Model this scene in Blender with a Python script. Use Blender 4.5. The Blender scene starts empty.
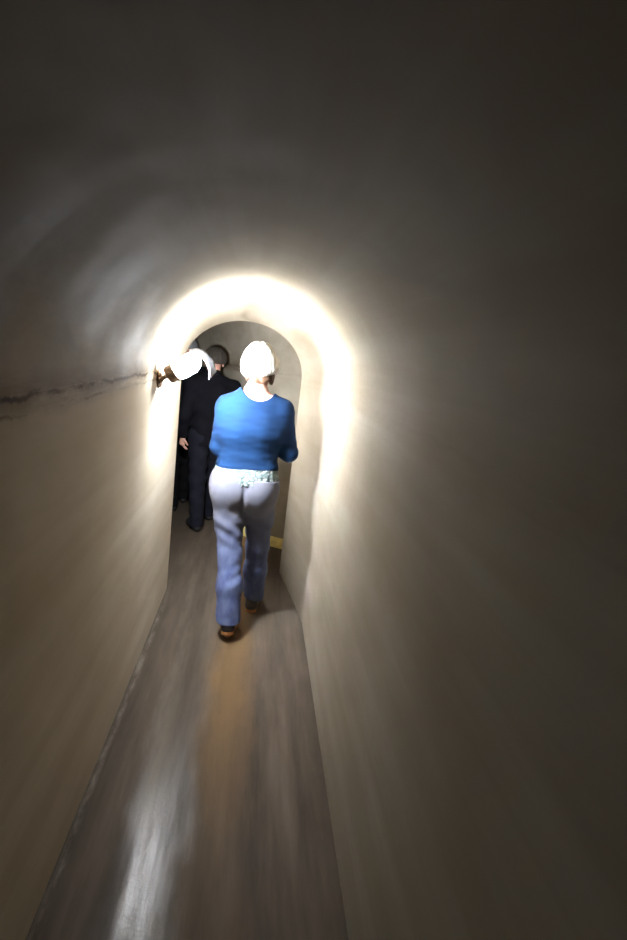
import bpy, bmesh, math
import numpy as np
import openvdb as vdb
from mathutils import Vector, Matrix

S = bpy.context.scene
COL = S.collection

# ------------------------------------------------------------------ camera, world, exposure
F_PX, VPX, VPY, ROLL, EYE = 522.0, 262.0, 352.0, math.radians(5.7), 1.6
fwd = Vector((VPX - 313.5, 470 - VPY, -F_PX)).normalized()          # tunnel axis in camera space
a = Vector((math.sin(ROLL), math.cos(ROLL), 0))
upv = (a - fwd * a.dot(fwd)).normalized()
rgt = fwd.cross(upv)
world_to_cam = Matrix(((rgt.x, fwd.x, upv.x), (rgt.y, fwd.y, upv.y), (rgt.z, fwd.z, upv.z)))
cam_data = bpy.data.cameras.new('camera')
cam_data.sensor_fit = 'VERTICAL'
cam_data.sensor_height = 36.0
cam_data.sensor_width = 24.0
cam_data.lens = 36.0 * F_PX / 940.0
cam_data.clip_start = 0.02
cam = bpy.data.objects.new('camera', cam_data)
COL.objects.link(cam)
cam.matrix_world = Matrix.Translation((0, 0, EYE)) @ world_to_cam.transposed().to_4x4()
S.camera = cam

W = bpy.data.worlds.new('world')
S.world = W
W.use_nodes = True
W.node_tree.nodes['Background'].inputs[0].default_value = (0.0, 0.0, 0.0, 1)
W.node_tree.nodes['Background'].inputs[1].default_value = 0.0

S.view_settings.view_transform = 'Standard'
S.view_settings.look = 'None'
S.view_settings.gamma = 1.0
S.view_settings.exposure = 0.0
LAMP_STRENGTH = 2650.0
LAMP_BACK = 6.0
LAMP_WALL = 200.0
# added unseen spot round the bend, brightens the right jamb and portal ring
far_data = bpy.data.lights.new('jamb_fill', 'SPOT')
far_data.energy = 185.0
far_data.color = (0.96, 0.97, 1.0)
far_data.shadow_soft_size = 0.15
far_data.spot_size = math.radians(105)
far_data.spot_blend = 0.8
far_light = bpy.data.objects.new('jamb_fill', far_data)
COL.objects.link(far_light)
far_light.location = (-.66, 3.60, 1.50)
far_light.rotation_euler = (Vector((.38, 3.15, 1.25)) - Vector(far_light.location)).to_track_quat('-Z', 'Y').to_euler()
LAMP_COLOR = (0.88, 0.93, 1.0)


# ------------------------------------------------------------------ material helpers
class NT:
    def __init__(self, name):
        self.m = bpy.data.materials.new(name)
        self.m.use_nodes = True
        self.t = self.m.node_tree
        self.b = self.t.nodes['Principled BSDF']

    def n(self, typ, **kw):
        nd = self.t.nodes.new(typ)
        for k, v in kw.items():
            if k in nd.inputs:
                nd.inputs[k].default_value = v
            else:
                setattr(nd, k, v)
        return nd

    def l(self, o, i):
        self.t.links.new(o, i)

    def pos(self, scale=(1, 1, 1)):
        g = self.n('ShaderNodeTexCoord')
        mp = self.n('ShaderNodeMapping')
        mp.inputs['Scale'].default_value = scale
        self.l(g.outputs['Object'], mp.inputs['Vector'])
        return mp.outputs['Vector']

    def noise(self, vec, scale, detail=4.0, rough=0.55, dist=0.0):
        nd = self.n('ShaderNodeTexNoise')
        nd.inputs['Scale'].default_value = scale
        nd.inputs['Detail'].default_value = detail
        nd.inputs['Roughness'].default_value = rough
        nd.inputs['Distortion'].default_value = dist
        self.l(vec, nd.inputs['Vector'])
        return nd.outputs['Fac']

    def ramp(self, fac, stops):
        nd = self.n('ShaderNodeValToRGB')
        els = nd.color_ramp.elements
        while len(els) < len(stops):
            els.new(0.5)
        for e, (p, c) in zip(els, stops):
            e.position = p
            e.color = c if len(c) == 4 else (*c, 1)
        self.l(fac, nd.inputs['Fac'])
        return nd.outputs['Color']

    def val(self, fac, lo, hi, a=0.0, b=1.0):
        nd = self.n('ShaderNodeMapRange')
        for k, v in (('From Min', lo), ('From Max', hi), ('To Min', a), ('To Max', b)):
            nd.inputs[k].default_value = v
        self.l(fac, nd.inputs['Value'])
        return nd.outputs['Result']

    def math(self, op, x, y=None):
        nd = self.n('ShaderNodeMath', operation=op)
        for i, v in enumerate((x, y)):
            if v is None:
                continue
            if isinstance(v, (int, float)):
                nd.inputs[i].default_value = v
            else:
                self.l(v, nd.inputs[i])
        return nd.outputs[0]

    def mix(self, fac, c1, c2, blend='MIX'):
        nd = self.n('ShaderNodeMix', data_type='RGBA', blend_type=blend)
        for i, v in ((0, fac), (6, c1), (7, c2)):
            if isinstance(v, (int, float)):
                nd.inputs[i].default_value = v
            elif isinstance(v, tuple):
                nd.inputs[i].default_value = v if len(v) == 4 else (*v, 1)
            else:
                self.l(v, nd.inputs[i])
        return nd.outputs[2]

    def bump(self, h, strength=0.3, dist=0.01):
        nd = self.n('ShaderNodeBump')
        nd.inputs['Strength'].default_value = strength
        nd.inputs['Distance'].default_value = dist
        self.l(h, nd.inputs['Height'])
        self.l(nd.outputs['Normal'], self.b.inputs['Normal'])
        return nd

    def base(self, c):
        if isinstance(c, tuple):
            self.b.inputs['Base Color'].default_value = (*c, 1)
        else:
            self.l(c, self.b.inputs['Base Color'])

    def rough(self, r):
        if isinstance(r, (int, float)):
            self.b.inputs['Roughness'].default_value = r
        else:
            self.l(r, self.b.inputs['Roughness'])


def plaster(name, joint, k, light_wash=0.0):
    t = NT(name)
    p = t.pos()
    long_ = t.noise(t.pos((1.0, 0.05, 1.0)), 9.0, 5)      # trowel marks running along the gallery
    blot = t.noise(t.pos((1.0, 0.4, 1.0)), 2.6, 4, 0.55)
    ring = t.noise(t.pos((0.25, 1.0, 0.25)), 4.0, 3, 0.5, 0.5)   # formwork rings
    fine = t.noise(t.pos((1, 0.4, 1)), 40, 3, 0.5)
    col = t.ramp(blot, [(0.30, (0.27 * k, 0.232 * k, 0.175 * k)), (0.55, (0.32 * k, 0.282 * k, 0.222 * k)), (0.75, (0.36 * k, 0.325 * k, 0.265 * k))])
    col = t.mix(t.val(long_, 0.35, 0.65, 0.0, 0.5), col, (0.235 * k, 0.190 * k, 0.130 * k))
    sep = t.n('ShaderNodeSeparateXYZ')
    t.l(p, sep.inputs[0])
    if light_wash:        # light painted into the left vault's colour, fading out raggedly above the joint
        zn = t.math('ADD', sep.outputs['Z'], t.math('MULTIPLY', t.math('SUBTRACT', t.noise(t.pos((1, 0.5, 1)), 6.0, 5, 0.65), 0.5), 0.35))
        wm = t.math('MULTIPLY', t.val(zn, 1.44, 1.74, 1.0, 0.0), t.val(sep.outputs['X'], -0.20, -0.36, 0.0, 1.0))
        col = t.mix(wm, col, t.mix(1.0, col, (light_wash, light_wash, light_wash), 'MULTIPLY'))
    # stained construction joint at springing height
    wob = t.noise(t.pos((0.0, 1.0, 0.0)), 7.0, 4, 0.7)
    zz = t.math('ADD', sep.outputs['Z'], t.math('MULTIPLY', t.math('SUBTRACT', wob, 0.5), 0.05))
    dz = t.math('ABSOLUTE', t.math('SUBTRACT', zz, 1.452))
    gate = t.val(t.noise(t.pos((0.5, 0.5, 3)), 12.0, 5, 0.7), 0.30, 0.52)
    core = t.math('MULTIPLY', t.val(dz, 0.003, 0.017, 1.0, 0.0), gate)
    low = t.math('ABSOLUTE', t.math('SUBTRACT', zz, 1.418))
    core2 = t.math('MULTIPLY', t.val(low, 0.001, 0.010, 0.7, 0.0), t.val(t.noise(t.pos((0.5, 0.4, 3)), 9.0, 5, 0.7), 0.38, 0.58))
    halo = t.val(dz, 0.004, 0.060, 0.50, 0.0)
    jm = t.math('MAXIMUM', t.math('MAXIMUM', core, core2), t.math('MULTIPLY', halo, t.math('ADD', gate, 0.25)))
    jm = t.math('MULTIPLY', jm, t.val(sep.outputs['X'], -0.10, 0.20, joint, joint * 0.12))
    col = t.mix(jm, col, (0.095, 0.060, 0.032))
    t.base(col)
    t.rough(t.val(t.noise(p, 3.0, 4), 0.3, 0.7, 0.50, 0.72))
    t.b.inputs['Specular IOR Level'].default_value = 0.015
    h = t.math('ADD', t.math('MULTIPLY', fine, 0.10), t.math('ADD', t.math('MULTIPLY', ring, 0.5), t.math('MULTIPLY', blot, 0.8)))
    t.bump(h, 0.35, 0.02)
    return t.m


def floor_mat():
    t = NT('wet_concrete')
    p = t.pos()
    streak = t.noise(t.pos((1.0, 0.10, 1.0)), 9.0, 5, 0.6)
    blot = t.noise(t.pos((1, 0.5, 1)), 4.0, 5, 0.6)
    fine = t.noise(p, 70, 4, 0.6)
    sep = t.n('ShaderNodeSeparateXYZ')
    t.l(p, sep.inputs[0])
    xw = t.math('ADD', sep.outputs['X'], t.math('MULTIPLY', t.math('SUBTRACT', blot, 0.5), 0.22))
    grey = t.ramp(streak, [(0.30, (0.055, 0.042, 0.031)), (0.5, (0.092, 0.071, 0.053)), (0.72, (0.145, 0.115, 0.087))])
    track = t.val(t.math('ABSOLUTE', t.math('SUBTRACT', xw, 0.0)), 0.04, 0.14, 1.0, 0.0)
    track = t.math('MULTIPLY', track, t.val(t.math('ADD', sep.outputs['Y'], t.math('MULTIPLY', streak, 0.8)), 1.7, 2.5, 0.15, 0.8))
    col = t.mix(track, grey, (0.20, 0.122, 0.056))       # rust brown walked track
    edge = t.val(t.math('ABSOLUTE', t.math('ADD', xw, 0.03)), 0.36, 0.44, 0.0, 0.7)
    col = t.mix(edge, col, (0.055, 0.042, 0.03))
    t.base(col)
    rim = t.val(t.math('ABSOLUTE', t.math('ADD', sep.outputs['X'], t.math('ADD', 0.452, t.math('MULTIPLY', t.math('SUBTRACT', blot, 0.5), 0.05)))), 0.003, 0.018, 0.42, 0.0)
    rim = t.math('MULTIPLY', rim, t.math('MULTIPLY', t.val(sep.outputs['Y'], 2.9, 3.3, 1.0, 0.0), t.val(t.noise(t.pos((3, 0.8, 1)), 8.0, 4, 0.7), 0.40, 0.62)))
    col = t.mix(rim, col, (0.30, 0.27, 0.23))            # lime splashed along the foot of the wall
    t.base(col)
    xs = t.math('ADD', sep.outputs['X'], t.math('MULTIPLY', t.math('SUBTRACT', t.noise(t.pos((1, 0.3, 1)), 7.0, 4, 0.6), 0.5), 0.25))
    wet = t.math('MULTIPLY', t.val(t.math('ABSOLUTE', t.math('ADD', xs, 0.19)), 0.05, 0.13, 1.0, 0.0), t.val(streak, 0.35, 0.55, 0.5, 1.0))
    t.rough(t.val(wet, 0, 1, 0.62, 0.30))
    t.l(t.val(wet, 0, 1, 0.15, 0.6), t.b.inputs['Specular IOR Level'])
    h = t.math('ADD', t.math('MULTIPLY', fine, 0.3), t.math('ADD', streak, blot))
    t.bump(h, 0.22, 0.01)
    t.b.inputs['IOR'].default_value = 1.5
    return t.m


def simple(name, c, rough=0.6, metal=0.0, nscale=None, vary=0.25, bump=0.2, bdist=0.002):
    t = NT(name)
    if nscale:
        nz = t.noise(t.pos(), nscale, 4)
        d = tuple(x * (1 - vary) for x in c)
        b = tuple(min(1, x * (1 + vary)) for x in c)
        t.base(t.ramp(nz, [(0.3, d), (0.7, b)]))
        t.bump(nz, bump, bdist)
    else:
        t.base(c)
    t.rough(rough)
    t.b.inputs['Metallic'].default_value = metal
    return t.m


def fabric(name, c, scale=140, c2=None, rough=0.9, big=6.0):
    t = NT(name)
    p = t.pos()
    n1 = t.noise(p, big, 4)
    n2 = t.noise(p, scale, 3)
    col = t.ramp(n1, [(0.35, tuple(x * 0.82 for x in c)), (0.65, c2 or c)])
    col = t.mix(t.val(n2, 0.3, 0.7, 0.0, 0.35), col, tuple(x * 0.6 for x in c))
    t.base(col)
    t.rough(rough)
    t.b.inputs['Specular IOR Level'].default_value = 0.15
    t.bump(n2, 0.4, 0.003)
    return t.m


# ------------------------------------------------------------------ object helpers
def link(name, me, mat, parent=None, smooth=True):
    me.materials.append(mat)
    if smooth:
        me.polygons.foreach_set('use_smooth', [True] * len(me.polygons))
    o = bpy.data.objects.new(name, me)
    COL.objects.link(o)
    if parent is not None:
        o.parent = parent
    return o


def structure(o):
    o['kind'] = 'structure'
    return o


def tag(o, label, cat, group=None):
    o['label'] = label
    o['category'] = cat
    if group:
        o['group'] = group
    return o


def grid_mesh(name, rows):
    me = bpy.data.meshes.new(name)
    n, m = len(rows), len(rows[0])
    vs = [p for r in rows for p in r]
    fs = [(i * m + j, i * m + j + 1, (i + 1) * m + j + 1, (i + 1) * m + j) for i in range(n - 1) for j in range(m - 1)]
    me.from_pydata(vs, [], fs)
    me.update()
    return me


# ------------------------------------------------------------------ the gallery
# stations: left x, left y, right x, right y, springing z, rise of the vault
ST = [(-.47, -2.2, .41, -2.2, 1.46, .44), (-.47, 0, .41, 0, 1.46, .44), (-.47, 2.4, .41, 2.4, 1.46, .44),
      (-.47, 2.70, .41, 2.72, 1.46, .43), (-.47, 2.95, .41, 2.95, 1.455, .405), (-.47, 3.12, .355, 3.32, 1.45, .37),
      (-.47, 3.29, .293, 3.69, 1.445, .335), (-.476, 3.315, .297, 3.715, 1.445, .338), (-.492, 3.335, .312, 3.735, 1.447, .35),
      (-.53, 3.35, .35, 3.75, 1.45, .39), (-.80, 3.45, .62, 3.85, 1.46, .55), (-.95, 3.75, .60, 4.02, 1.46, .55),
      (-1.02, 4.0, .33, 4.19, 1.46, .52), (-1.08, 4.2, .15, 4.28, 1.46, .50), (-1.15, 4.45, 0, 4.45, 1.46, .48),
      (-1.3, 4.85, -.2, 4.8, 1.46, .46), (-1.6, 5.5, -.5, 5.4, 1.46, .45), (-2.2, 6.7, -1.15, 6.55, 1.46, .45),
      (-3.2, 8.7, -2.15, 8.55, 1.46, .45)]


def dense(st):
    out = []
    for s0, s1 in zip(st[:-1], st[1:]):
        L = max(math.hypot(s1[0] - s0[0], s1[1] - s0[1]), math.hypot(s1[2] - s0[2], s1[3] - s0[3]))
        k = max(1, int(L / 0.06))
        for i in range(k):
            t = i / k
            out.append(tuple(p + (q - p) * t for p, q in zip(s0, s1)))
    out.append(st[-1])
    return out


DST = dense(ST)
NZ, NA = 18, 56
left = [[(s[0], s[1], s[4] * j / NZ) for j in range(NZ + 1)] for s in DST]
right = [[(s[2], s[3], s[4] * j / NZ) for j in range(NZ + 1)] for s in DST]
vault = []
for s in DST:
    row = []
    for j in range(NA + 1):
        th = math.pi * j / NA
        u = 0.5 - 0.5 * math.cos(th)
        row.append((s[0] + (s[2] - s[0]) * u, s[1] + (s[3] - s[1]) * u, s[4] + s[5] * math.sin(th)))
    vault.append(row)
flo = [[(s[0] + (s[2] - s[0]) * j / 12, s[1] + (s[3] - s[1]) * j / 12, 0) for j in range(13)] for s in DST]

M_wall = plaster('lit_plaster', 1.0, 2.2)  # same plaster lightened for the left wall, its light painted into the colour
M_wall_r = plaster('base_plaster', 1.0, 0.84)
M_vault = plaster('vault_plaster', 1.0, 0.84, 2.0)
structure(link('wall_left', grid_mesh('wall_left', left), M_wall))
structure(link('wall_right', grid_mesh('wall_right', right), M_wall_r))
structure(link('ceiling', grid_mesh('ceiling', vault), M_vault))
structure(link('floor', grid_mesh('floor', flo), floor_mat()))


def end_wall(name, s):
    vs = [(s[0], s[1], 0)] + [tuple(p) for p in vault_row(s)] + [(s[2], s[3], 0)]
    me = bpy.data.meshes.new(name)
    me.from_pydata(vs, [], [tuple(range(len(vs)))])
    me.update()
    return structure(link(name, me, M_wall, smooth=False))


def vault_row(s):
    r = []
    for j in range(NA + 1):
        th = math.pi * j / NA
        u = 0.5 - 0.5 * math.cos(th)
        r.append((s[0] + (s[2] - s[0]) * u, s[1] + (s[3] - s[1]) * u, s[4] + s[5] * math.sin(th)))
    return r


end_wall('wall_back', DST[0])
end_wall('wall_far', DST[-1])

# yellow painted skirting along the outer wall of the bend
pts = [(s[2], s[3]) for s in DST if s[3] > 3.95]
rows = []
for i, (x, y) in enumerate(pts):
    x0, y0 = pts[max(0, i - 1)]
    x1, y1 = pts[min(len(pts) - 1, i + 1)]
    tx, ty = x1 - x0, y1 - y0
    L = math.hypot(tx, ty)
    nx, ny = -ty / L, tx / L           # towards the inside of the gallery
    if nx * (-0.4 - x) + ny * (4.0 - y) < 0 and i < 12:
        nx, ny = -nx, -ny
    rows.append([(x, y, .085), (x + nx * .012, y + ny * .012, .08), (x + nx * .018, y + ny * .018, .0)])
structure(link('baseboard_right', grid_mesh('baseboard_right', rows), simple('yellow_paint', (0.60, 0.49, 0.17), 0.55, 0, 18, 0.2)))


# ------------------------------------------------------------------ implicit surface modelling
class Field:
    def __init__(self, lo, hi, vox):
        self.lo = np.array(lo, float)
        self.vox = vox
        self.n = np.ceil((np.array(hi) - self.lo) / vox).astype(int) + 1
        self.d = np.full(self.n, 0.2, np.float32)

    def sub(self, lo, hi):
        i0 = np.clip(np.floor((np.array(lo) - self.lo) / self.vox).astype(int), 0, self.n)
        i1 = np.clip(np.ceil((np.array(hi) - self.lo) / self.vox).astype(int) + 1, 0, self.n)
        sl = tuple(slice(p, q) for p, q in zip(i0, i1))
        ax = [(self.lo[k] + self.vox * np.arange(i0[k], i1[k])).astype(np.float32) for k in range(3)]
        return sl, ax[0][:, None, None], ax[1][None, :, None], ax[2][None, None, :]

    def coords(self):
        return self.sub(self.lo, self.lo + self.vox * self.n)[1:]

    def merge(self, sl, b, k):
        a_ = self.d[sl]
        if k <= 0:
            self.d[sl] = np.minimum(a_, b)
            return
        h = np.clip(0.5 + 0.5 * (b - a_) / k, 0, 1)
        self.d[sl] = b + (a_ - b) * h - k * h * (1 - h)

    def cone(self, p, q, rp, rq, k=0.03, sx=1.0, sy=1.0):
        """tapered limb from p to q; sx, sy widen its section"""
        p, q = np.array(p, float), np.array(q, float)
        m = max(rp, rq) * max(sx, sy, 1) + k + 0.03
        sl, X, Y, Z = self.sub(np.minimum(p, q) - m, np.maximum(p, q) + m)
        s = np.array([1 / sx, 1 / sy, 1.0])
        ba = (q - p) * s
        px, py, pz = (X - p[0]) * s[0], (Y - p[1]) * s[1], (Z - p[2])
        t = np.clip((px * ba[0] + py * ba[1] + pz * ba[2]) / max(ba @ ba, 1e-9), 0, 1)
        d = np.sqrt((px - t * ba[0]) ** 2 + (py - t * ba[1]) ** 2 + (pz - t * ba[2]) ** 2) - (rp + (rq - rp) * t)
        self.merge(sl, d, k)

    def chain(self, pts, k=0.02):
        for (p, rp), (q, rq) in zip(pts[:-1], pts[1:]):
            self.cone(p, q, rp, rq, k)

    def ell(self, c, r, k=0.03, tilt=0.0):
        c, r = np.array(c, float), np.array(r, float)
        m = r.max() + k + 0.02
        sl, X, Y, Z = self.sub(c - m, c + m)
        x, y, z = X - c[0], Y - c[1], Z - c[2]
        if tilt:
            x, z = x * math.cos(tilt) + z * math.sin(tilt), -x * math.sin(tilt) + z * math.cos(tilt)
        k0 = np.sqrt((x / r[0]) ** 2 + (y / r[1]) ** 2 + (z / r[2]) ** 2)
        k1 = np.sqrt((x / r[0] ** 2) ** 2 + (y / r[1] ** 2) ** 2 + (z / r[2] ** 2) ** 2) + 1e-6
        self.merge(sl, k0 * (k0 - 1) / k1, k)

    def loft(self, keys, k=0.03, grow=0.0, power=2.3):
        """stack of oval sections: (z, cx, cy, rx, ry)"""
        keys = np.array(keys, float)
        zt = np.arange(keys[0, 0], keys[-1, 0] + 1e-6, 0.004)
        cols = []
        for c in range(1, 5):
            v = np.interp(zt, keys[:, 0], keys[:, c])
            pad = np.pad(v, 7, mode='edge')
            cols.append(np.convolve(pad, np.ones(15) / 15, 'valid'))
        m = 0.06 + k
        lo = [(keys[:, 1] - keys[:, 3]).min() - m, (keys[:, 2] - keys[:, 4]).min() - m, keys[0, 0] - m]
        hi = [(keys[:, 1] + keys[:, 3]).max() + m, (keys[:, 2] + keys[:, 4]).max() + m, keys[-1, 0] + m]
        sl, X, Y, Z = self.sub(lo, hi)
        cx, cy, rx, ry = (np.interp(Z, zt, c).astype(np.float32) for c in cols)
        rx, ry = rx + grow, ry + grow
        q = (np.abs((X - cx) / rx) ** power + np.abs((Y - cy) / ry) ** power) ** (1 / power)
        d = (q - 1) * np.minimum(rx, ry)
        d = np.maximum(d, np.maximum(keys[0, 0] - Z, Z - keys[-1, 0]))
        self.merge(sl, d, k)

    def mesh(self, name, smooth=1):
        g = vdb.FloatGrid(0.2)
        g.copyFromArray(np.ascontiguousarray(np.clip(self.d, -0.2, 0.2)))
        pts, tris, quads = g.convertToPolygons(isovalue=0.0, adaptivity=0.0)
        pts = pts * self.vox + self.lo
        me = bpy.data.meshes.new(name)
        me.from_pydata(pts.tolist(), [], [tuple(int(i) for i in f[::-1]) for f in quads] + [tuple(int(i) for i in f[::-1]) for f in tris])
        me.update()
        bm = bmesh.new()
        bm.from_mesh(me)
        for _ in range(smooth):
            bmesh.ops.smooth_vert(bm, verts=bm.verts, factor=0.5, use_axis_x=True, use_axis_y=True, use_axis_z=True)
        bmesh.ops.recalc_face_normals(bm, faces=bm.faces)
        bm.to_mesh(me)
        bm.free()
        return me


def lerp(p, q, t):
    return tuple(x + (y - x) * t for x, y in zip(p, q))


def hand(f, wrist, fdir, palm_n, side, curl=0.9, s=1.0):
    """palm, four unequal curled fingers and a thumb from the side of the palm"""
    w, d, n = Vector(wrist), Vector(fdir).normalized(), Vector(palm_n).normalized()
    n = (n - d * n.dot(d)).normalized()
    e = d.cross(n) * side                                   # towards the thumb
    f.cone(w, w + d * 0.075 * s, 0.022 * s, 0.030 * s, 0.012)
    f.cone(w + d * 0.03 * s + e * 0.012 * s, w + d * 0.075 * s + e * 0.022 * s, 0.018 * s, 0.015 * s, 0.012)
    f.cone(w + d * 0.03 * s - e * 0.012 * s, w + d * 0.072 * s - e * 0.024 * s, 0.018 * s, 0.014 * s, 0.012)
    for i, L in enumerate((0.070, 0.078, 0.072, 0.056)):
        base = w + d * (0.080 - 0.004 * abs(i - 1)) * s + e * (0.030 - 0.020 * i) * s
        p, ang = base, 0.35
        r = 0.0090 * s
        for j, fr in enumerate((0.45, 0.32, 0.23)):
            dd = d * math.cos(ang) + n * math.sin(ang)
            q = p + dd * L * fr * s
            f.cone(p, q, r, r * 0.93, 0.004)
            p, r = q, r * 0.93
            ang += curl * (0.75 if j else 0.9)
    b = w + d * 0.022 * s + e * 0.022 * s
    q = b + (d * 0.6 + e * 0.75 + n * 0.35).normalized() * 0.042 * s
    f.cone(b, q, 0.0135 * s, 0.011 * s, 0.008)
    f.cone(q, q + (d * 0.8 + e * 0.15 + n * 0.55).normalized() * 0.030 * s, 0.011 * s, 0.009 * s, 0.005)


def head(f, c, turn=0.0, s=1.0, vf=True):
    """skull, jaw, nose, brow, lips, eyelids and ears; +y is forward, turn > 0 looks to the right"""
    ct, st_ = math.cos(turn), math.sin(turn)

    def P(x, y, z):
        x, y, z = x * s, y * s, z * s
        return (c[0] + x * ct + y * st_, c[1] - x * st_ + y * ct, c[2] + z)
    f.ell(P(0, -0.008, 0.035), (0.076 * s, 0.094 * s, 0.085 * s), 0.02)
    f.ell(P(0, 0.028, -0.035), (0.060 * s, 0.068 * s, 0.078 * s), 0.03)
    f.cone(P(0, 0.076, -0.094), P(0, 0.080, -0.088), 0.018 * s, 0.016 * s, 0.02)          # chin
    f.cone(P(-0.04, 0.078, 0.028), P(0.04, 0.078, 0.028), 0.011 * s, 0.011 * s, 0.012)    # brow
    f.cone(P(0, 0.094, 0.012), P(0, 0.112, -0.026), 0.008 * s, 0.013 * s, 0.008)          # nose
    for sg in (-1, 1):
        f.cone(P(sg * 0.012, 0.098, -0.031), P(sg * 0.013, 0.098, -0.030), 0.008 * s, 0.008 * s, 0.005)
        f.ell(P(sg * 0.031, 0.080, 0.004), (0.013 * s, 0.009 * s, 0.008 * s), 0.003)      # eye
        f.ell(P(sg * 0.046, 0.062, -0.02), (0.022 * s, 0.022 * s, 0.02 * s), 0.02)        # cheek
        f.ell(P(sg * 0.079, -0.004, -0.008), (0.009 * s, 0.018 * s, 0.031 * s), 0.005)    # ear
        f.ell(P(sg * 0.084, -0.008, 0.006), (0.009 * s, 0.016 * s, 0.016 * s), 0.003)
    f.cone(P(-0.018, 0.094, -0.055), P(0.018, 0.094, -0.055), 0.006 * s, 0.006 * s, 0.004)
    f.cone(P(-0.014, 0.094, -0.066), P(0.014, 0.094, -0.066), 0.007 * s, 0.007 * s, 0.004)


def shoe(f, ankle, toe_dir, L=0.25, pitch=0.0):
    """ankle is above the heel, shoe sole on z = ankle.z - 0.09"""
    A = Vector(ankle)
    d = Vector((toe_dir[0], toe_dir[1], 0)).normalized()
    z0 = A.z - 0.09

    def P(t, h, side=0.0):
        return tuple(A + d * t + Vector((-d.y, d.x, 0)) * -side + Vector((0, 0, z0 + h - A.z)))
    f.cone(P(-0.02, 0.045), P(0.0, 0.12), 0.036, 0.038, 0.02)
    f.cone(P(-0.025, 0.04), P(0.07, 0.05), 0.034, 0.038, 0.02)
    f.cone(P(0.06, 0.055), P(L - 0.11, 0.04), 0.040, 0.040, 0.03)
    f.cone(P(L - 0.12, 0.04), P(L - 0.075, 0.030), 0.041, 0.028, 0.02)


def sole(f, ankle, toe_dir, L=0.25, heel=True):
    A = Vector(ankle)
    d = Vector((toe_dir[0], toe_dir[1], 0)).normalized()
    z0 = A.z - 0.09

    def P(t, h):
        return tuple(A + d * t + Vector((0, 0, z0 + h - A.z)))
    f.cone(P(-0.022, 0.012), P(0.05, 0.012), 0.036, 0.034, 0.01)
    f.cone(P(0.05, 0.012), P(L - 0.12, 0.012), 0.036, 0.043, 0.01)
    f.cone(P(L - 0.12, 0.012), P(L - 0.075, 0.012), 0.043, 0.034, 0.01)
    f.cone(P(-0.024, 0.03), P(0.022, 0.03), 0.034, 0.034, 0.0)
    X, Y, Z = f.coords()
    back = (X - A.x) * d.x + (Y - A.y) * d.y
    f.d = np.maximum(f.d, np.maximum(z0 + 0.001 - Z, Z - (z0 + np.where(back < .045, .040, .020))))


def wr(X, Y, Z, seed, amp, fx, fy, fz):
    """soft cloth folds"""
    return amp * (np.sin(fx * X + fz * Z + seed + 1.7 * np.sin(fy * Y + 9 * X + seed)) * 0.6
                  + np.sin(1.9 * fx * X - 1.3 * fz * Z + 2.1 * seed + 1.2 * np.sin(fy * 1.4 * Y)) * 0.4)


# ------------------------------------------------------------------ woman in blue
M_skin = NT('skin')
M_skin.base(M_skin.ramp(M_skin.noise(M_skin.pos(), 9, 4), [(0.3, (0.50, 0.26, 0.19)), (0.7, (0.64, 0.38, 0.29))]))
M_skin.rough(0.5)
M_skin.b.inputs['Subsurface Weight'].default_value = 0.12
M_skin.b.inputs['Subsurface Radius'].default_value = (0.02, 0.008, 0.004)
M_skin = M_skin.m

VOX = 0.004
WLO, WHI = (-.32, -.34, -.005), (.34, .46, 1.70)
SH = {-1: (-.152, .0, 1.285), 1: (.142, .0, 1.295)}
EL = {-1: (-.186, .012, 1.060), 1: (.208, .012, 1.062)}
WR = {-1: (-.062, .235, 1.075), 1: (.070, .245, 1.070)}
HIP = {-1: (-.112, .0, .86), 1: (.068, .0, .86)}
KN = {-1: (-.068, -.070, .455), 1: (.088, .070, .47)}
AN = {-1: (-.036, -.195, .09), 1: (.092, .175, .09)}
TORSO = [(.725, -.022, -.004, .085, .070), (.77, -.022, -.008, .160, .112), (.83, -.024, -.012, .180, .126), (.90, -.022, -.008, .172, .118), (.98, -.018, .0, .160, .108),
         (1.06, -.016, .0, .156, .106), (1.16, -.014, .0, .166, .114), (1.26, -.012, .0, .168, .110), (1.33, -.010, .0, .128, .086),
         (1.37, -.010, .004, .095, .068), (1.40, -.010, .008, .055, .056)]
HC = (-.006, .040, 1.515)


def woman_core(f, grow, arms=True):
    f.loft(TORSO, 0.03, grow)
    if arms:
        for s in (-1, 1):
            f.cone((SH[s][0] * .5, .0, 1.335), SH[s], .046 + grow, .058 + grow, .05)
            f.cone(SH[s], EL[s], .057 + grow, .043 + grow, .03)
            f.cone(EL[s], WR[s], .043 + grow, .030 + grow * .8, .02)


def woman_legs(f, grow, flare=0.0):
    for s in (-1, 1):
        f.cone(HIP[s], lerp(HIP[s], KN[s], .5), .096 + grow, .080 + grow, .05)
        f.cone(lerp(HIP[s], KN[s], .5), KN[s], .080 + grow, .062 + grow, .03)
        f.cone(KN[s], lerp(KN[s], AN[s], .45), .062 + grow, .056 + grow + flare * .3, .03)
        f.cone(lerp(KN[s], AN[s], .45), (AN[s][0], AN[s][1] + .01, AN[s][2] - .06), .056 + grow + flare * .3, .036 + grow + flare, .03)


body = Field(WLO, WHI, VOX)
woman_core(body, -.012)
woman_legs(body, -.012)
body.cone((-.010, .006, 1.36), (-.008, .026, 1.47), .056, .050, .035)
head(body, HC, turn=0.30)
for s in (-1, 1):
    hand(body, WR[s], (-s * .75, .62, .12), (-s * .1, -.4, -.9), s, 0.95, 0.95)
    body.chain([((AN[s][0], AN[s][1], .10 if s < 0 else .07), .030), ((AN[s][0] + .01, AN[s][1] + .10, .045), .027)], .02)
woman = link('person', body.mesh('woman_body'), M_skin)
woman.location = (0, 2.90, 0)
tag(woman, 'person in blue sweater, grey-blue jeans and white knit beanie walking away beside the lamp', 'person')

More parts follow.
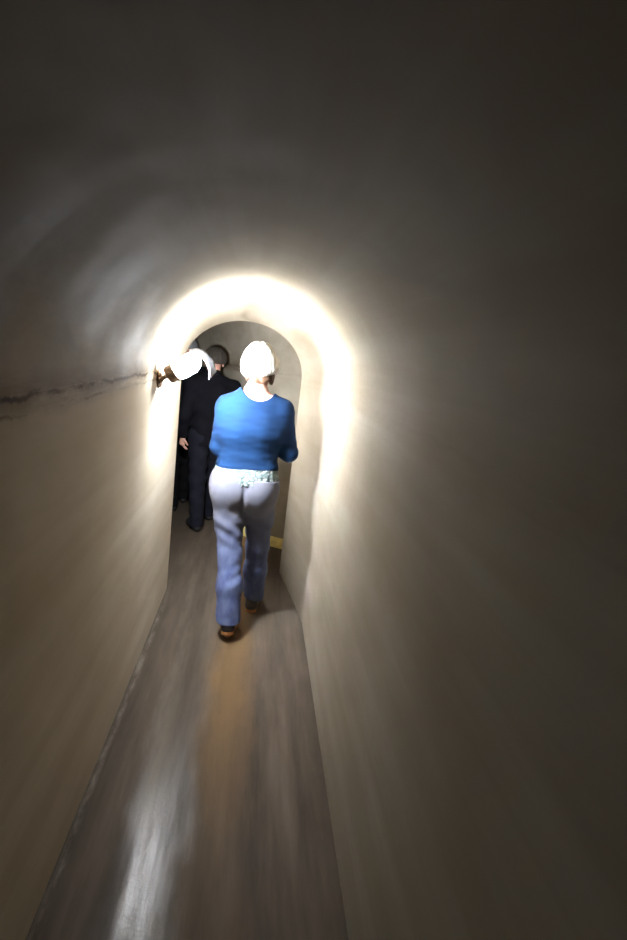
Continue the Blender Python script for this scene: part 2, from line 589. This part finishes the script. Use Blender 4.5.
# sweater: open shell, scooped neckline, slanted hem, three-quarter sleeves
sw = Field(WLO, WHI, VOX)
woman_core(sw, .006)
sw.cone((-.12, -.03, 1.16), (-.06, -.05, 1.18), .07, .075, .06)           # shoulder blades
sw.cone((.10, -.03, 1.17), (.04, -.05, 1.18), .07, .075, .06)
X, Y, Z = sw.coords()
outer = sw.d + wr(X, Y, Z, 0.4, .0010, 7, 10, 85) + wr(X, Y, Z, 2.0, .0006, 20, 22, 150)
outer = outer - .006 * np.exp(-((Z - .975) / .02) ** 2)                    # ribbed hem rolls out a little
shell = np.maximum(outer, -(outer + .011))
hemline = .957 - .035 * (X + .2) / .4 + .006 * np.sin(22 * X)
shell = np.maximum(shell, np.where(np.abs(X) < .5, np.where((Y > .16) & (Z > .98), -1, hemline - Z), -1))
neck = np.sqrt((X + .002) ** 2 + ((Y - .02) * .42) ** 2 + ((Z - 1.440 + .10 * X) * .98) ** 2) - .104
shell = np.maximum(shell, -neck)
trunk = Field(WLO, WHI, VOX)
trunk.loft(TORSO, 0.0, .006)
for s in (-1, 1):
    e, w = np.array(EL[s]), np.array(WR[s])
    dv = (w - e) / np.linalg.norm(w - e)
    c = e + (w - e) * .42
    cut = (X - c[0]) * dv[0] + (Y - c[1]) * dv[1] + (Z - c[2]) * dv[2]
    near = np.sqrt((X - c[0] - dv[0] * .09) ** 2 + (Y - c[1] - dv[1] * .09) ** 2 + (Z - c[2] - dv[2] * .09) ** 2) - .13
    shell = np.maximum(shell, np.where((near < 0) & (trunk.d > .006), np.minimum(cut, -near), -1))
sw.d = shell.astype(np.float32)
M_sweater = fabric('blue_knit', (0.003, 0.018, 0.060), 220, (0.004, 0.024, 0.076))
link('sweater', sw.mesh('sweater'), M_sweater, woman)

# lace hem of the camisole between sweater and jeans
lc = Field((-.30, -.26, .84), (.28, .26, 1.0), .003)
lc.loft(TORSO, 0.03, .012)
X, Y, Z = lc.coords()
ang = np.arctan2(Y, X + .02)
low = .892 - .035 * (X + .2) / .4 + .009 * np.abs(np.sin(ang * 13)) + .004 * np.sin(ang * 41)
od = lc.d + .003 * np.sin(ang * 26) * np.clip((.96 - Z) / .06, 0, 1)
lc.d = np.maximum(np.maximum(od, -(od + .007)), np.maximum(low - Z, Z - .975)).astype(np.float32)
t = NT('lace')
v = t.n('ShaderNodeTexVoronoi')
v.inputs['Scale'].default_value = 60
t.l(t.pos((1, 1, 1.3)), v.inputs['Vector'])
t.base(t.mix(t.val(t.noise(t.pos(), 70, 3), .50, .62), t.ramp(v.outputs['Distance'], [(0.2, (0.50, 0.52, 0.52)), (0.5, (0.13, 0.17, 0.18))]), (0.15, 0.21, 0.19)))
t.rough(.85)
t.bump(v.outputs['Distance'], .8, .006)
lo = link('lace_camisole', lc.mesh('lace_camisole'), t.m, woman)
lo['label'] = 'white and pale green lace hem'

# jeans
je = Field(WLO, (.34, .32, 1.0), VOX)
je.loft([k for k in TORSO if k[0] < 1.0], 0.03, .004)
woman_legs(je, .004, .030)
for s, cx in ((-1, -.105), (1, .062)):
    je.ell((cx, -.066, .825), (.078, .070, .125), .055)
X, Y, Z = je.coords()
cleft = np.exp(-((X + .020) / .012) ** 2) * np.clip((.90 - Z) / .05, 0, 1) * np.clip((Z - .68) / .06, 0, 1) * (Y < 0)
od = je.d + .010 * cleft + wr(X, Y, Z, 1.1, .0013, 40, 12, 34) * np.clip((.80 - Z) / .1, .15, 1) + wr(X, Y, Z, 3.3, .0016, 30, 30, 80) * np.clip((.30 - Z) / .2, 0, 1)
od = od + .0030 * np.sin(75 * (Z + .55 * X) + 1.5 * np.sin(14 * X)) * np.exp(-((Z - .60) / .085) ** 2) + .002 * np.sin(90 * (Z - .5 * X)) * np.exp(-((Z - .36) / .06) ** 2)
sh = np.maximum(od, -(od + .010))
hem_z = np.where(X < .035, .104 + .12 * (Y + .195), .100 - .25 * (X - .09) + .1 * (Y - .15))
sh = np.maximum(sh, np.maximum(hem_z - Z, Z - (.935 - .03 * (X + .2) / .4)))
je.d = sh.astype(np.float32)
t = NT('denim')
p = t.pos()
light_wash = t.noise(p, 5, 4)
sep = t.n('ShaderNodeSeparateXYZ')
t.l(p, sep.inputs[0])
fade = t.val(t.math('ADD', sep.outputs['Z'], t.math('MULTIPLY', t.math('SUBTRACT', light_wash, .5), .25)), .40, .78)
c1 = t.mix(t.val(t.noise(t.pos((1, 1, .5)), 22, 4), .35, .65), (0.075, 0.100, 0.24), (0.135, 0.175, 0.33))
c2 = t.mix(t.val(light_wash, .3, .7), (0.115, 0.118, 0.155), (0.165, 0.168, 0.21))
t.base(t.mix(fade, c1, c2))
t.rough(.9)
t.bump(t.noise(p, 260, 2), .35, .002)
jeans = link('jeans', je.mesh('jeans'), t.m, woman)
jeans['label'] = 'faded grey-blue flared jeans'

# shoes
M_upper = simple('dark_leather', (0.022, 0.018, 0.018), .45, 0, 40, .3)
M_sole = simple('tan_sole', (0.36, 0.16, 0.05), .55, 0, 30, .25)
def lift_heel(me, k):
    if k < 0:
        pv = Vector((AN[-1][0], AN[-1][1] + .13, 0))
        me.transform(Matrix.Translation(pv) @ Matrix.Rotation(math.radians(-14), 4, 'X') @ Matrix.Translation(-pv))
    return me


for s, td in ((-1, (.05, 1)), (1, (.10, 1))):
    f = Field((AN[s][0] - .08, AN[s][1] - .08, -.004), (AN[s][0] + .10, AN[s][1] + .24, .16), .003)
    shoe(f, AN[s], td)
    X, Y, Z = f.coords()
    f.d = np.maximum(f.d, .020 - Z)
    so = link('shoe', lift_heel(f.mesh('shoe'), s), M_upper, woman)
    f = Field((AN[s][0] - .08, AN[s][1] - .08, -.008), (AN[s][0] + .10, AN[s][1] + .24, .06), .003)
    sole(f, AN[s], td)
    link('sole', lift_heel(f.mesh('sole'), s), M_sole, so)['label'] = 'tan heel and sole'

# hair showing below the hat
hr = Field((-.14, -.11, 1.40), (.14, .18, 1.62), .003)
hr.ell((HC[0], HC[1] - .004, HC[2] + .02), (.088, .104, .095), 0)
hr.ell((.066, .015, 1.470), (.020, .034, .040), .015)
hr.ell((-.070, .015, 1.470), (.016, .030, .034), .015)
hr.ell((.0, -.040, 1.462), (.055, .022, .030), .015)
X, Y, Z = hr.coords()
od = hr.d + .002 * np.sin(150 * X + 40 * Z) + .002 * np.sin(120 * Y + 30 * Z)
face = (Y - (HC[1] + .045)) - 0.30 * X
hr.d = np.maximum(od, np.maximum(face, Z - 1.60)).astype(np.float32)
link('hair', hr.mesh('hair'), simple('brown_hair', (0.085, 0.045, 0.025), .55, 0, 60, .5), woman)

# knitted beanie
ht = Field((-.16, -.15, 1.40), (.16, .22, 1.70), .003)
HT = (-.008, .035)
ht.ell((HT[0], HT[1], 1.530), (.104, .120, .098), 0)
ht.ell((HT[0] + .004, HT[1] - .012, 1.580), (.074, .084, .072), .03)
ht.ell((HT[0] - .024, HT[1] - .01, 1.622), (.026, .030, .024), .02)
ht.ell((HT[0] + .022, HT[1] - .01, 1.625), (.026, .030, .022), .02)
ht.ell((HT[0] + .086, HT[1] - .02, 1.545), (.026, .034, .034), .02)
X, Y, Z = ht.coords()
ang = np.arctan2(Y - HT[1], X - HT[0])
od = ht.d + .0009 * np.sin(ang * 40) * np.clip((1.63 - Z) / .03, 0, 1) + .003 * np.sin(ang * 6 + 30 * Z) + .002 * np.sin(55 * Z + 3 * ang)
rim = 1.474 + .24 * X + .10 * Y
fold = np.clip(1 - np.abs(Z - rim - .020) / .024, 0, 1)
od = od - .006 * np.sqrt(fold)
ht.d = np.maximum(np.maximum(od, -(od + .012)), rim - Z).astype(np.float32)
t = NT('white_wool')
t.base(t.mix(t.val(t.noise(t.pos(), 90, 3), .3, .7), (0.86, 0.85, 0.80), (0.74, 0.73, 0.68)))
t.rough(.95)
t.bump(t.noise(t.pos(), 160, 3), .6, .004)
link('knit_hat', ht.mesh('knit_hat'), t.m, woman)['label'] = 'white knitted beanie'


# ------------------------------------------------------------------ the people ahead, in dark clothes
M_dark = [fabric('black_cloth', (0.0035, 0.0035, 0.006), 120), fabric('charcoal_cloth', (0.0035, 0.0035, 0.0045), 120)]
M_trs = [fabric('navy_trousers', (0.0085, 0.009, 0.015), 120), fabric('black_trousers', (0.003, 0.003, 0.0035), 120)]
M_blk = simple('black_rubber', (0.012, 0.011, 0.010), .6, 0, 40, .3)


def dark_person(loc, rz, label, jacket, trousers, cap_mat, cap_kind, stride, k=1.0):
    v = .007
    lo, hi = (-.36, -.40, -.01), (.36, .46, 1.80)
    sh = {-1: (-.19, 0, 1.36), 1: (.19, 0, 1.36)}
    el = {-1: (-.255, -.05, 1.09), 1: (.255, .0, 1.09)}
    wr_ = {-1: (-.235, .06, .87), 1: (.24, .11, .88)}
    hp = {-1: (-.10, 0, .90), 1: (.10, 0, .90)}
    kn = {-1: (-.10, -.04 - stride * .3, .48), 1: (.10, .06 + stride * .3, .49)}
    an = {-1: (-.10, -.06 - stride, .09), 1: (.10, .05 + stride, .09)}
    tor = [(.80, 0, 0, .165, .115), (.92, 0, 0, .170, .115), (1.05, 0, 0, .165, .11), (1.2, 0, 0, .185, .12), (1.34, 0, 0, .185, .11), (1.41, 0, 0, .12, .08), (1.45, 0, .01, .06, .06)]
    f = Field(lo, hi, .0055)
    f.loft(tor, .03, -.014)
    for s in (-1, 1):
        f.chain([(sh[s], .050), (el[s], .040), (wr_[s], .027)], .02)
        f.chain([(hp[s], .08), (kn[s], .055), (an[s], .036)], .03)
        f.cone((an[s][0], an[s][1], .06), (an[s][0], an[s][1] + .1, .05), .034, .030, .02)
        hand(f, wr_[s], (-s * .05, .25, -1), (-s, .1, 0), -s, .45, 1.0)
    f.cone((0, .005, 1.42), (0, .02, 1.52), .058, .054, .03)
    head(f, (0, .035, 1.575), s=1.03)
    p = link('person', f.mesh('person_ahead'), M_skin)
    p.location = loc
    p.rotation_euler = (0, 0, rz)
    p.scale = (k, k, k)
    tag(p, label, 'person')
    f = Field(lo, hi, v)
    f.loft(tor, .03, .012)
    for s in (-1, 1):
        f.cone((sh[s][0] * .6, 0, 1.39), sh[s], .06, .072, .04)
        f.chain([(sh[s], .068), (el[s], .058), (lerp(el[s], wr_[s], .9), .045)], .03)
    f.cone((0, .005, 1.42), (0, .01, 1.455), .075, .07, .02)
    X, Y, Z = f.coords()
    f.d = (f.d + wr(X, Y, Z, .7, .005, 20, 16, 40)).astype(np.float32)
    f.d = np.maximum(f.d, np.where(np.abs(X) < .2, .80 - Z, -1)).astype(np.float32)
    link('jacket', f.mesh('jacket'), jacket, p)
    f = Field(lo, (.36, .46, .95), v)
    f.loft(tor[:2], .03, .006)
    for s in (-1, 1):
        f.chain([(hp[s], .098), (kn[s], .076), ((an[s][0], an[s][1], .06), .062)], .03)
    X, Y, Z = f.coords()
    f.d = np.maximum(f.d + wr(X, Y, Z, 1.9, .005, 22, 16, 44), .05 - Z).astype(np.float32)
    link('trousers', f.mesh('trousers'), trousers, p)
    for s in (-1, 1):
        f = Field((an[s][0] - .09, an[s][1] - .09, -.005), (an[s][0] + .09, an[s][1] + .25, .17), .0045)
        shoe(f, an[s], (s * .12, 1), .27)
        X, Y, Z = f.coords()
        f.d = np.maximum(f.d, .002 - Z)
        link('shoe', f.mesh('shoe_ahead'), M_blk, p)
    f = Field((-.15, -.15, 1.5), (.15, .24, 1.80), .004)
    X, Y, Z = f.coords()
    f.ell((0, .027, 1.605), (.104, .122, .108), 0)
    ridge = .008 * np.exp(-(X / .02) ** 2)
    od = f.d - (ridge if cap_kind == 'hard_hat' else 0)
    r = np.sqrt((X / .118) ** 2 + ((Y - .045) / .150) ** 2)
    brim = np.maximum((r - 1) * .12, np.abs(Z - 1.598 + .06 * (Y - .03)) - .006)
    f.d = np.minimum(np.maximum(od, 1.595 - Z), brim).astype(np.float32)
    if cap_kind != 'hard_hat':
        f.d = np.maximum(od - .003 + .002 * np.sin(np.arctan2(Y - .03, X) * 20), 1.565 - Z).astype(np.float32)
    link(cap_kind, f.mesh(cap_kind), cap_mat, p)
    return p


dark_person((-.385, 4.62, 0), .35, 'person in black jacket and navy trousers with brown hat just ahead of the blue sweater', M_dark[0], M_trs[0],
            simple('brown_felt', (0.034, 0.026, 0.018), .9, 0, 40, .3), 'knit_hat', .10, .93)
dark_person((-.69, 5.12, 0), .45, 'person all in black under a grey hard hat, half hidden behind the left wall', M_dark[1], M_trs[1],
            simple('grey_plastic', (0.20, 0.20, 0.21), .4), 'hard_hat', .08, .97)


# ------------------------------------------------------------------ wall lamp
lamp = bpy.data.objects.new('wall_lamp', None)
COL.objects.link(lamp)
lamp.location = (-.47, 2.56, 1.425)
tag(lamp, 'lit glass jar lamp with bent pale reflector on the left wall beside the blue sweater', 'lamp')
M_iron = simple('rusted_iron', (0.16, 0.10, 0.06), .7, .5, 30, .5)
M_enamel = simple('weathered_tin', (0.045, 0.045, 0.05), .5, 0, 30, .06)
AX = Vector((.82, -.02, .57)).normalized()          # jar axis, out from the wall and up
ROT = AX.to_track_quat('Z', 'Y').to_matrix().to_4x4()
JAR = Vector((.022, -.08, -.005))                   # foot of the socket, at the end of a bent arm
ROT = ROT @ Matrix.Scale(1.12, 4)
ROT.translation = JAR


def lathe(name, prof, mat, parent, mat4, seg=40):
    rows = []
    for i in range(seg + 1):
        th = 2 * math.pi * i / seg
        rows.append([tuple(mat4 @ Vector((r * math.cos(th), r * math.sin(th), z))) for r, z in prof])
    me = grid_mesh(name, rows)
    bm = bmesh.new()
    bm.from_mesh(me)
    bmesh.ops.remove_doubles(bm, verts=bm.verts, dist=1e-5)
    bmesh.ops.recalc_face_normals(bm, faces=bm.faces)
    bm.to_mesh(me)
    bm.free()
    return link(name, me, mat, parent)


to_wall = Matrix.Rotation(math.radians(90), 4, 'Y')
lathe('wall_plate', [(0, .0), (.050, .0), (.050, .010), (.042, .018), (.022, .022), (0, .022)], M_iron, lamp, to_wall)
bm = bmesh.new()
arm_pts = [Vector((.008, 0, 0)), Vector((.018, -.03, .0)), JAR + Vector((.0, .015, -.006)), JAR + AX * .015, JAR + AX * .040]
for p_, q_ in zip(arm_pts[:-1], arm_pts[1:]):
    d_ = q_ - p_
    r_ = bmesh.ops.create_cone(bm, segments=14, radius1=.010, radius2=.010, depth=d_.length + .006, cap_ends=True)
    bmesh.ops.transform(bm, matrix=Matrix.Translation((p_ + q_) / 2) @ d_.to_track_quat('Z', 'Y').to_matrix().to_4x4(), verts=r_['verts'])
me = bpy.data.meshes.new('bracket_arm')
bm.to_mesh(me)
bm.free()
link('bracket_arm', me, M_iron, lamp)
lathe('socket', [(0, .034), (.030, .034), (.036, .042), (.036, .062), (.040, .064), (.040, .072), (0, .072)], M_iron, lamp, ROT)
t = NT('lit_glass')
t.b.inputs['Emission Color'].default_value = (*LAMP_COLOR, 1)
gm = t.n('ShaderNodeNewGeometry')
dt = t.n('ShaderNodeVectorMath', operation='DOT_PRODUCT')
t.l(gm.outputs['Normal'], dt.inputs[0])
dt.inputs[1].default_value = (.62, .76, .15)          # uneven glow added: jar shines harder down the gallery, no reflector inside
d2 = t.n('ShaderNodeVectorMath', operation='DOT_PRODUCT')
t.l(gm.outputs['Normal'], d2.inputs[0])
d2.inputs[1].default_value = (-.62, -.77, -.10)       # extra glow added on the side facing back along the left wall
t.l(t.math('ADD', t.val(dt.outputs['Value'], -.15, .85, LAMP_BACK, LAMP_STRENGTH), t.val(d2.outputs['Value'], .55, .95, 0, LAMP_WALL)), t.b.inputs['Emission Strength'])
t.base((0.9, 0.9, 0.9))
t.rough(.2)
prof = [(0, .072), (.034, .072), (.039, .082), (.042, .100)]
for i in range(1, 13):
    th = math.pi / 2 * i / 12
    prof.append((.042 * math.cos(th), .130 + .055 * math.sin(th)))
prof[-1] = (0, .185)
lathe('glass_jar', prof, t.m, lamp, ROT)['label'] = 'glowing frosted glass jar'
# bent tin reflector strip behind the jar
outer_e = [(-0.346, 2.610, 1.567), (-0.300, 2.610, 1.577), (-0.256, 2.610, 1.559), (-0.224, 2.610, 1.520), (-0.211, 2.610, 1.479)]
inner_e = [(-0.325, 2.560, 1.551), (-0.292, 2.560, 1.550), (-0.262, 2.560, 1.526), (-0.240, 2.560, 1.486), (-0.237, 2.560, 1.439)]
outer_e = np.array(outer_e) - np.array(lamp.location)
inner_e = np.array(inner_e) - np.array(lamp.location)


def spline(P, n):
    P = np.vstack([2 * P[0] - P[1], P, 2 * P[-1] - P[-2]])
    out = []
    for i in range(1, len(P) - 2):
        for k in range(n):
            u = k / n
            out.append(.5 * (2 * P[i] + (P[i + 1] - P[i - 1]) * u + (2 * P[i - 1] - 5 * P[i] + 4 * P[i + 1] - P[i + 2]) * u * u
                             + (3 * P[i] - P[i - 1] - 3 * P[i + 1] + P[i + 2]) * u ** 3))
    out.append(P[-2])
    return out


rows = [[tuple(p + (q - p) * k / 4) for k in range(5)] for p, q in zip(spline(outer_e, 6), spline(inner_e, 6))]
o = link('reflector', grid_mesh('reflector', rows), M_enamel, lamp)
o['label'] = 'bent tin reflector strip'
sm = o.modifiers.new('thick', 'SOLIDIFY')
sm.thickness = .004
sm.offset = 0
# stay rod carrying the strip
st_pts = [JAR + AX * .055, JAR + Vector((.03, .06, .06)), Vector(rows[0][2])]
bm = bmesh.new()
for p, q in zip(st_pts[:-1], st_pts[1:]):
    d = q - p
    r = bmesh.ops.create_cone(bm, segments=10, radius1=.004, radius2=.004, depth=d.length, cap_ends=True)
    mt = Matrix.Translation((p + q) / 2) @ d.to_track_quat('Z', 'Y').to_matrix().to_4x4()
    bmesh.ops.transform(bm, matrix=mt, verts=r['verts'])
me = bpy.data.meshes.new('stay_rod')
bm.to_mesh(me)
bm.free()
link('stay_rod', me, M_iron, lamp)
